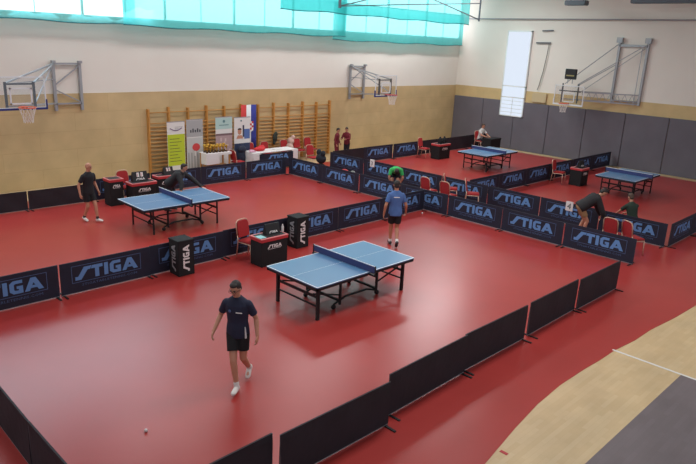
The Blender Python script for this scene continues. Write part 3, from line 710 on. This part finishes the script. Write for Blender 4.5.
A2 = V((bx+.25,by+.4,3.38)); B2 = V((xw,4.1,3.42)); m.bar(A2,B2,.04).bar(V((bx+.25,by+.4,3.0)),V((xw,4.1,3.0)),.05)
m.build('support_truss', STEEL, t)
m = MB(); m.bar((bx+.08,by-.4,2.85),(bx+.08,by-.4,3.75),.05).bar((bx+.08,by+.4,2.85),(bx+.08,by+.4,3.75),.05).bar((bx+.08,by-.55,3.4),(bx+.08,by+.55,3.4),.05).bar((bx+.08,by-.4,3.0),(bx+.2,by-.4,3.0),.05).bar((bx+.08,by+.4,3.0),(bx+.25,by+.4,3.0),.05); m.build('board_frame', STEEL_DARK, t)
board(t, bx, by, R(-90), 1.5, 2.76, 3.66, ORANGE, BRD)
t = thing('shot_clock', 'small black shot clock box above the right wall hoop', 'shot clock', (bx+.1,by+.08,3.75))
m = MB(); m.box(-.06,-.28,.2,.06,.28,.68,.015); m.build('housing', BLACK, t)
m = MB(); m.bar((0,-.12,0),(0,-.12,.2),.03).bar((0,.12,0),(0,.12,.2),.03); m.build('bracket', STEEL, t)
m = MB(); m.box(-.063,-.2,.34,-.06,.2,.40); m.build('display', mat('dim_amber',(150,140,90),.5), t)
# wall bracket with hanging rope
t = thing('wall_bracket', 'short dark wall bracket with a hanging rope beside the tall bright strip', 'bracket', (XR-.02,0,0))
m = MB(); m.bar((-.05,8.4,5.58),(-.05,7.6,5.6),.06); m.build('bar', STEEL_DARK, t)
m = MB(); m.tube([(-.06,7.68,5.56),(-.06,7.72,5.0),(-.06,7.82,4.2),(-.06,7.95,3.5),(-.06,8.02,3.25)], .022, 6); m.build('rope', mat('grey_rope',(120,116,110),.8), t)
m = MB(); m.bar((XR-.05,8.15,6.17),(XR-.05,7.55,6.2),.05).bar((XR-.05,7.9,6.17),(XR+.02,7.9,6.17),.03); tag(m.build('wall_bracket', STEEL_DARK), 'small dark wall bracket high above the rope one', 'bracket')
m = MB(); m.box(XR-.12,7.45,2.62,XR,8.25,3.1,.02); tag(m.build('wall_box', mat('beige_box',(196,178,140),.6)), 'beige box on the tan band beside the right wall hoop', 'box')

# ------------------------------------------------------------------ people
def person(label, loc, yaw, p):
    g = p.get; vox = g('vox', .011)
    t = thing('person', label, 'person', loc, R(yaw)); s_ = g('size', 1.0); t.scale = (s_, s_, s_)
    P = V(g('pelvis', (0,0,.95))); lean = R(g('lean', 3)); sl = R(g('side', 0))
    d = V((math.sin(lean), math.sin(sl), math.cos(lean))).normalized()
    sd = V((0,1,0)) - d*d.y; sd.normalize(); f = sd.cross(d).normalized()
    def ringset(rs, add=0):
        out = []
        for h, rx, ry in rs:
            c = P+d*h; out.append([c+f*((rx+add)*math.cos(2*PI*k/18))+sd*((ry+add)*math.sin(2*PI*k/18)) for k in range(18)])
        return out
    T = [(-.12,.085,.135),(-.04,.112,.168),(.06,.108,.160),(.16,.095,.143),(.26,.102,.152),(.36,.113,.172),(.44,.105,.180),(.50,.08,.15),(.54,.055,.08)]
    sh = {s: P+d*.46+sd*(s*.175) for s in (1,-1)}
    hip = {s: P+sd*(s*.088)-d*.05 for s in (1,-1)}
    nk = P+d*.53
    hp, hy = R(g('hpitch', 5)), R(g('hyaw', 0))
    hu = V((math.sin(hp)*math.cos(hy), math.sin(hp)*math.sin(hy), math.cos(hp)))
    hf0 = V((math.cos(hy)*math.cos(hp), math.sin(hy)*math.cos(hp), -math.sin(hp))); hl = hu.cross(hf0).normalized(); hf = hl.cross(hu).normalized()
    HC = nk+d*.05+hu*.135; ax = (hf, hl, hu)
    body = MB(); body.rings(ringset(T))
    body.cap(nk-d*.02,.056,HC-hu*.03-hf*.01,.052)
    body.ell(HC+hu*.02-hf*.005,(.097,.076,.10),ax).ell(HC-hu*.045+hf*.022,(.066,.056,.07),ax).ell(HC-hu*.098+hf*.058,(.026,.028,.02),ax)
    body.cap(HC+hf*.088+hu*.012,.010,HC+hf*.106-hu*.022,.015)
    for s in (1,-1):
        body.ell(HC+hl*(s*.078)-hu*.008,(.020,.011,.031),ax)
        body.ell(sh[s]-d*.014-sd*(s*.012),.048)
    arms, legs = p['arms'], p['legs']
    for s in (1,-1):
        el, wr, hd, e, n = [V(q) for q in arms[s]]
        body.cap(sh[s]-d*.014,.044,el,.040).cap(el,.041,wr,.028); body.cap(el.lerp(wr,.15),.042,el.lerp(wr,.4),.038)
        hd.normalize(); e = (e-hd*e.dot(hd)).normalized(); n = (n-hd*n.dot(hd)-e*n.dot(e)).normalized()
        pc = wr+hd*.055; body.ell(pc,(.052,.040,.016),(hd,e,n)); body.cap(wr,.026,wr+hd*.03,.024)
        cur = R(g('curl', 26))
        for k in range(4):
            q = wr+hd*(.088-.006*abs(k-1))+e*(.030-.020*k); L = (.030,.034,.031,.024)[k]; a = 0; r = .0095
            for j in range(3):
                a += cur*(.6+.4*j)*(1+.1*k); q2 = q+(hd*math.cos(a)+n*math.sin(a))*L*(1-.18*j); body.cap(q, r-.0008*j, q2, r-.0008*(j+1), 8); q = q2
        q = wr+hd*.03+e*.028; q2 = q+(hd*.75+e*.6+n*.25).normalized()*.042; body.cap(q,.012,q2,.0105,8); body.cap(q2,.0105,q2+(hd*.95+e*.15+n*.3).normalized()*.032,.009,8)
        kn, an, td = [V(q) for q in legs[s]]
        body.cap(hip[s],.085,kn,.056).cap(kn,.056,an,.038).cap(kn.lerp(an,.12),.056,kn.lerp(an,.42),.052)
        td.normalize(); body.cap(an-V((0,0,.02)),.038,an+td*.12-V((0,0,.035)),.03)
    b = body.grown('body', g('skin', SKIN), t, vox, 2)
    # shirt
    m = MB(); hem = g('hem', -.10)
    bk = g('bulk', 0)
    T2 = [(hem,.128+bk,.178+bk)]+[(h,rx+.018+bk,ry+.018+bk) for h,rx,ry in T if h > max(hem+.03,-.05)][:-1]+[(.515,.092,.150),(.55,.072,.105),(.575,.064,.068)]
    m.rings(ringset(T2))
    for s in (1,-1):
        el, wr = V(arms[s][0]), V(arms[s][1])
        m.ell(sh[s]-d*.012-sd*(s*.010),.070)
        if g('sleeve') == 'long': m.cap(sh[s],.068+bk*.6,el,.058+bk*.4); m.cone(el,.060+bk*.4,wr.lerp(el,.05),.045); m.ell(el,.059+bk*.4)
        else: m.cone(sh[s]-d*.014,.066,sh[s].lerp(el,.70),.062)
    so = m.grown('jacket' if g('sleeve') == 'long' else 'shirt', p['shirt'], t, vox, 3)
    # legwear
    m = MB(); m.rings(ringset([(-.14,.09,.14),(-.06,.128,.182),(.03,.124,.176),(.08,.115,.166)]))
    for s in (1,-1):
        kn, an = V(legs[s][0]), V(legs[s][1])
        if g('trousers'): m.cap(hip[s],.1,kn,.073); m.cone(kn,.074,an.lerp(kn,.02),.06); m.ell(kn,.073)
        else: m.ell(hip[s],.098); m.cone(hip[s],.100,hip[s].lerp(kn,.66),.091)
    m.grown('trousers' if g('trousers') else 'shorts', p['bottom'], t, vox, 3)
    for s in (1,-1):
        kn, an, td = [V(q) for q in legs[s]]; td.normalize(); lt = V((0,0,1)).cross(td).normalized(); un = td.cross(lt)
        m = MB(); h0 = an-un*.035-td*.045
        prof = [(-.03,.028,.03,0),(.0,.042,.045,.01),(.08,.042,.046,.012),(.15,.046,.036,.0),(.20,.042,.028,-.006),(.235,.02,.018,-.012)]
        rs = []
        for q, wy, hz, up in prof:
            c = h0+td*q+un*up; rs.append([c+lt*(wy*math.cos(2*PI*k/14))+un*(max(-.034-up, hz*math.sin(2*PI*k/14))) for k in range(14)])
        m.rings(rs); m.cone(an-V((0,0,.03)),.046,an+(kn-an).normalized()*.015,.043)
        m.grown('shoe', g('shoe', SHOE), t, vox, 2)
        if not g('trousers') and g('sock', True):
            m = MB(); m.cone(an, .044, an+(kn-an).normalized()*.09, .043); m.grown('sock', g('sockm', SOCK), t, vox, 1)
    if g('hair'):
        m = MB(); m.ell(HC+hu*.036-hf*.02,(.094,.083,.096),ax).ell(HC-hu*.015-hf*.05,(.056,.074,.07),ax).ell(HC+hu*.09+hf*.03,(.06,.062,.035),ax); m.grown('hair', g('hair'), t, vox*.8, 2)
    if g('face', True):
        for s in (1,-1):
            m = MB(); m.ell(HC+hf*.083+hl*(s*.032)+hu*.006,(.010,.013,.009),ax); m.build('eye', g('eyem', BLACK), t, True)
            m = MB(); m.cap(HC+hf*.091+hl*(s*.016)+hu*.026,.005,HC+hf*.081+hl*(s*.05)+hu*.028,.004,6); m.build('eyebrow', HAIR, t, True)
        m = MB(); m.cap(HC+hf*.084+hl*.02-hu*.06,.006,HC+hf*.084-hl*.02-hu*.06,.006,6); m.build('mouth', mat('lips',(160,90,84),.6), t, True)
    if g('glasses'):
        m = MB()
        for s in (1,-1):
            m.tube([HC+hf*.104+hl*(s*.034+.026*math.cos(2*PI*k/12))+hu*(.006+.019*math.sin(2*PI*k/12)) for k in range(13)], .003, 5)
            m.tube([HC+hf*.100+hl*(s*.06)+hu*.01, HC+hf*.02+hl*(s*.082)+hu*.01, HC-hf*.01+hl*(s*.084)], .003, 5)
        m.tube([HC+hf*.106+hl*.01+hu*.01, HC+hf*.106-hl*.01+hu*.01], .003, 5); m.build('glasses', BLACK, t)
    ctx = dict(P=P, d=d, f=f, sd=sd, sh=sh)
    if g('extra'): g('extra')(t, so, ctx)
    return t
Z = V((0,0,1))
def hang(s, el, wr): # relaxed hanging hand
    return (el, wr, V(wr)-V(el)+V((.02,0,-.1)), (1,0,0), (0,-s,0))

NAVYSHIRT = mat('navy_shirt',(32,36,58),.85,noise=.12,nscale=8); BLKSHORT = mat('black_shorts',(20,20,24),.85,noise=.1,nscale=8)
BLUESHIRT = mat('blue_shirt',(72,104,158),.85,noise=.1,nscale=8); BLKTEE = mat('black_tee',(30,29,33),.85,noise=.12,nscale=8)
DKJACK = mat('black_jacket',(33,31,34),.8,noise=.15,nscale=6); MAROON = mat('maroon_track',(112,28,42),.85); DARKTR = mat('dark_trousers',(34,30,40),.85)
GREENSH = mat('green_shirt',(58,176,92),.85); KHAKI = mat('khaki',(150,116,82),.85); DKGREEN = mat('dark_green_shirt',(38,52,42),.85); WHITESH = mat('white_dark_shirt',(200,196,192),.85)

def ex1(t, so, c):   # chest print, crest and side stripe
    P, d, f, sd = c['P'], c['d'], c['f'], c['sd']
    m = MB(); m.ell(P+d*.37+f*.128-sd*.085,(.006,.022,.026),(f,sd,d)); m.build('crest', PRINT_LINE, so, True)
    m = MB(); m.poly([(-.05,0),(.05,0),(.05,.014),(-.05,.014)], P+d*.345+f*.128+sd*.06, sd, d, .006); m.build('chest_print', WHITE, so)
    m = MB(); m.poly([(0,-.09),(.028,-.09),(.012,.10),(.004,.10)], P+d*.0+f*.085+sd*.128, (sd-f*.9).normalized(), d, .022); m.build('side_stripe', WHITE, so)
person('person in a navy shirt, black shorts and glasses walking towards the camera', (-3.80,-1.58,0), -142, dict(
    vox=.008, shirt=NAVYSHIRT, bottom=BLKSHORT, hair=HAIR, glasses=True, extra=ex1, lean=3, hpitch=20, hyaw=-14, pelvis=(0,0,.94), size=.985,
    arms={1: hang(1,(-.06,.27,1.13),(.02,.31,.88)), -1: hang(-1,(-.06,-.29,1.14),(.14,-.34,.95))},
    legs={-1: ((.19,-.02,.50),(.25,.05,.09),(1,-.05,.10)), 1: ((.03,.09,.48),(-.27,.105,.16),(1,.05,-.45))}))
def ex2(t, so, c):
    P, d, f, sd = c['P'], c['d'], c['f'], c['sd']
    m = MB(); m.poly([(-.08,0),(.08,0),(.07,.022),(-.07,.022)], P+d*.40-f*.131, -sd, d, .006); m.build('back_print', WHITE, so)
person('person in a blue shirt and black shorts walking away towards the aisle', (3.52,1.62,0), 48, dict(
    vox=.009, shirt=BLUESHIRT, bottom=BLKSHORT, hair=HAIR, extra=ex2, lean=3, hpitch=12, pelvis=(0,0,.95), face=False, skin=SKIN2, shoe=SHOE_D,
    arms={1: hang(1,(-.06,.27,1.13),(.0,.30,.88)), -1: hang(-1,(.0,-.27,1.14),(.14,-.30,.92))},
    legs={1: ((.10,.08,.50),(.13,.075,.09),(1,.1,.02)), -1: ((.04,-.07,.50),(-.24,-.06,.18),(1,0,-.9))}))
person('bald person in a black shirt and shorts by the far left barrier', (-1.72,8.45,0), -75, dict(
    vox=.010, shirt=BLKTEE, bottom=BLKSHORT, hair=None, lean=4, hpitch=12, hyaw=20, pelvis=(0,0,.94), size=.95, sockm=SHOE_D,
    arms={1: hang(1,(-.04,.27,1.13),(.08,.29,.89)), -1: hang(-1,(-.05,-.28,1.13),(.03,-.31,.88))},
    legs={1: ((.17,.085,.50),(.23,.08,.09),(1,.2,.08)), -1: ((.05,-.09,.48),(-.15,-.09,.11),(1,-.1,-.2))}))
person('person in a black jacket leaning with both hands on the far left table', (.66,8.14,0), -52, dict(
    vox=.011, shirt=DKJACK, sleeve='long', bottom=DARKTR, trousers=True, hair=HAIR, lean=48, size=.95, bulk=.045, hpitch=14, hyaw=15, pelvis=(0,0,.93), shoe=SHOE_D,
    arms={1: ((.60,.34,1.02),(.98,.20,.80),(1,0,-.15),(0,-1,0),(0,0,-1)), -1: ((.50,-.32,.99),(.52,-.46,.80),(.6,-.7,-.15),(.7,.6,0),(0,0,-1))},
    legs={1: ((.08,.11,.50),(-.04,.12,.09),(1,.15,0)), -1: ((.06,-.11,.50),(-.12,-.12,.09),(1,-.15,0))}))
person('person in a maroon top and dark trousers by the tan wall, reaching out', (11.75,11.72,0), -165, dict(
    vox=.012, shirt=MAROON, sleeve='long', bottom=DARKTR, trousers=True, hair=HAIR, lean=6, hpitch=12, pelvis=(0,0,.93), size=.84, shoe=SHOE_D,
    arms={1: ((.14,.24,1.16),(.36,.14,1.14),(1,-.2,0),(0,0,1),(0,-1,0)), -1: ((.14,-.24,1.16),(.36,-.14,1.14),(1,.2,0),(0,0,1),(0,1,0))},
    legs={1: ((.03,.09,.49),(-.02,.09,.09),(1,.1,0)), -1: ((.04,-.09,.49),(.02,-.09,.09),(1,-.1,0))}))
person('person all in maroon by the tan wall, left one of two', (11.18,11.82,0), -60, dict(
    vox=.012, shirt=MAROON, sleeve='long', bottom=MAROON, trousers=True, hair=HAIR, lean=4, hpitch=14, pelvis=(0,0,.93), size=.83, shoe=SHOE_D,
    arms={1: hang(1,(.0,.27,1.14),(.12,.26,.92)), -1: hang(-1,(-.02,-.27,1.14),(.08,-.28,.90))},
    legs={1: ((.06,.12,.49),(.04,.17,.09),(1,.2,0)), -1: ((.03,-.12,.49),(-.04,-.16,.09),(1,-.2,0))}))
def sit(s, fx=.0): return ((.42,s*.11,.50),(.40+fx,s*.12,.09),(1,s*.1,0))
person('person with brown hair seated at the dark desk in the far corner', (20.2,9.95,0), -95, dict(
    vox=.013, shirt=WHITESH, bottom=DARKTR, trousers=True, hair=HAIR2, lean=12, hpitch=16, pelvis=(-.2,0,.58), size=.98, shoe=SHOE_D,
    arms={1: ((.10,.25,.80),(.34,.12,.74),(1,-.4,0),(0,-1,0),(0,0,-1)), -1: ((.10,-.25,.80),(.34,-.12,.74),(1,.4,0),(0,1,0),(0,0,-1))},
    legs={1: ((.20,.11,.52),(.14,.12,.09),(1,.1,0)), -1: ((.20,-.11,.52),(.14,-.12,.09),(1,-.1,0))}))
o = copy_tree(CH); o.location = (20.22,10.1,0); o.rotation_euler = (0,0,R(-95)); o['label'] = 'red banquet chair under the seated person in the far corner'
person('person in black bending over in the aisle beside the number 4 sign', (8.76,-1.18,0), -48, dict(
    vox=.012, shirt=DKJACK, sleeve='long', bottom=KHAKI, hair=HAIR, lean=54, hpitch=45, bulk=.05, pelvis=(-.12,0,.92), size=1.0, shoe=SHOE_D, sock=False,
    arms={1: ((.42,.22,.82),(.52,.20,.60),(.1,0,-1),(0,-1,0),(-1,0,0)), -1: ((.42,-.22,.82),(.54,-.18,.60),(.1,0,-1),(0,1,0),(-1,0,0))},
    legs={1: ((.04,.10,.50),(-.12,.11,.09),(1,.1,0)), -1: ((.06,-.10,.50),(-.04,-.11,.09),(1,-.1,0))}))
m = MB()
for k in range(3): m.ell((9.16+.02*k,-1.68-.02*k,.50-.10*k),(.07,.10,.14))
tag(m.grown('jacket', MAROON, None, .018, 3), 'maroon jacket held by the bending person in black', 'jacket')
person('person in dark green crouching in the court behind the red chair pair', (10.42,-1.86,0), 60, dict(
    vox=.012, shirt=DKGREEN, bottom=DARKTR, trousers=True, hair=HAIR2, lean=20, hpitch=25, pelvis=(-.15,0,.40), size=1.0, shoe=SHOE_D, face=False,
    arms={1: ((.20,.24,.62),(.40,.16,.50),(1,-.2,-.3),(0,-1,0),(0,0,-1)), -1: ((.20,-.24,.62),(.40,-.16,.50),(1,.2,-.3),(0,1,0),(0,0,-1))},
    legs={1: ((.26,.16,.42),(.02,.15,.09),(1,.15,0)), -1: ((.26,-.16,.42),(.02,-.15,.09),(1,-.15,0))}))
person('person in a bright green shirt bent forward in the aisle beyond the blue shirt', (8.0,5.5,0), -135, dict(
    vox=.012, shirt=GREENSH, bottom=BLKSHORT, hair=HAIR, lean=76, hpitch=105, pelvis=(-.22,0,.88), size=1.0, shoe=SHOE_D, sleeve=None,
    arms={1: ((.26,.24,.72),(.22,.16,.50),(-.2,-.2,-1),(0,-1,0),(-1,0,0)), -1: ((.26,-.24,.72),(.22,-.16,.50),(-.2,.2,-1),(0,1,0),(-1,0,0))},
    legs={1: ((-.02,.11,.50),(-.10,.12,.09),(1,.1,0)), -1: ((-.02,-.11,.50),(-.10,-.12,.09),(1,-.1,0))}))

# ------------------------------------------------------------------ light
W = bpy.data.worlds.new('world'); S.world = W; W.use_nodes = True
bg = W.node_tree.nodes['Background']; bg.inputs[0].default_value = (.86,.92,1,1); bg.inputs[1].default_value = .52
def area(loc, sx, sy, e, col=(.97,.98,.98), rot=(0,0,0)):
    l = bpy.data.lights.new('hall_light', 'AREA'); l.shape = 'RECTANGLE'; l.size = sx; l.size_y = sy; l.energy = e; l.color = col
    o = bpy.data.objects.new('hall_light', l); COL.objects.link(o); o.location = loc; o.rotation_euler = rot
for y, row in ((-2.5,((-6,105),(2,320),(9,95))), (4.0,((-6,70),(2,150),(10,160),(17,15)))):
    for x, e in row: area((x,y,8.3), 4.5, 1.6, e)
for x, e in ((-6,80),(1,125),(8,215),(16,420)): area((x,9.2,8.3), 4.5, 1.0, e, (.96,.98,1))
area((-1.8,12.1,6.7), 9, 2.6, 225, (.62,.83,1), (R(-65),0,0))  # no lamp: added light before the windows for the floor sheen

vs = S.view_settings; vs.view_transform = 'Standard'; vs.look = 'None'; vs.gamma = 1; vs.use_curve_mapping = False; vs.exposure = 0.08
S.cycles.use_denoising = True
S.cycles.max_bounces = 6; S.cycles.transparent_max_bounces = 10; S.cycles.sample_clamp_indirect = 6
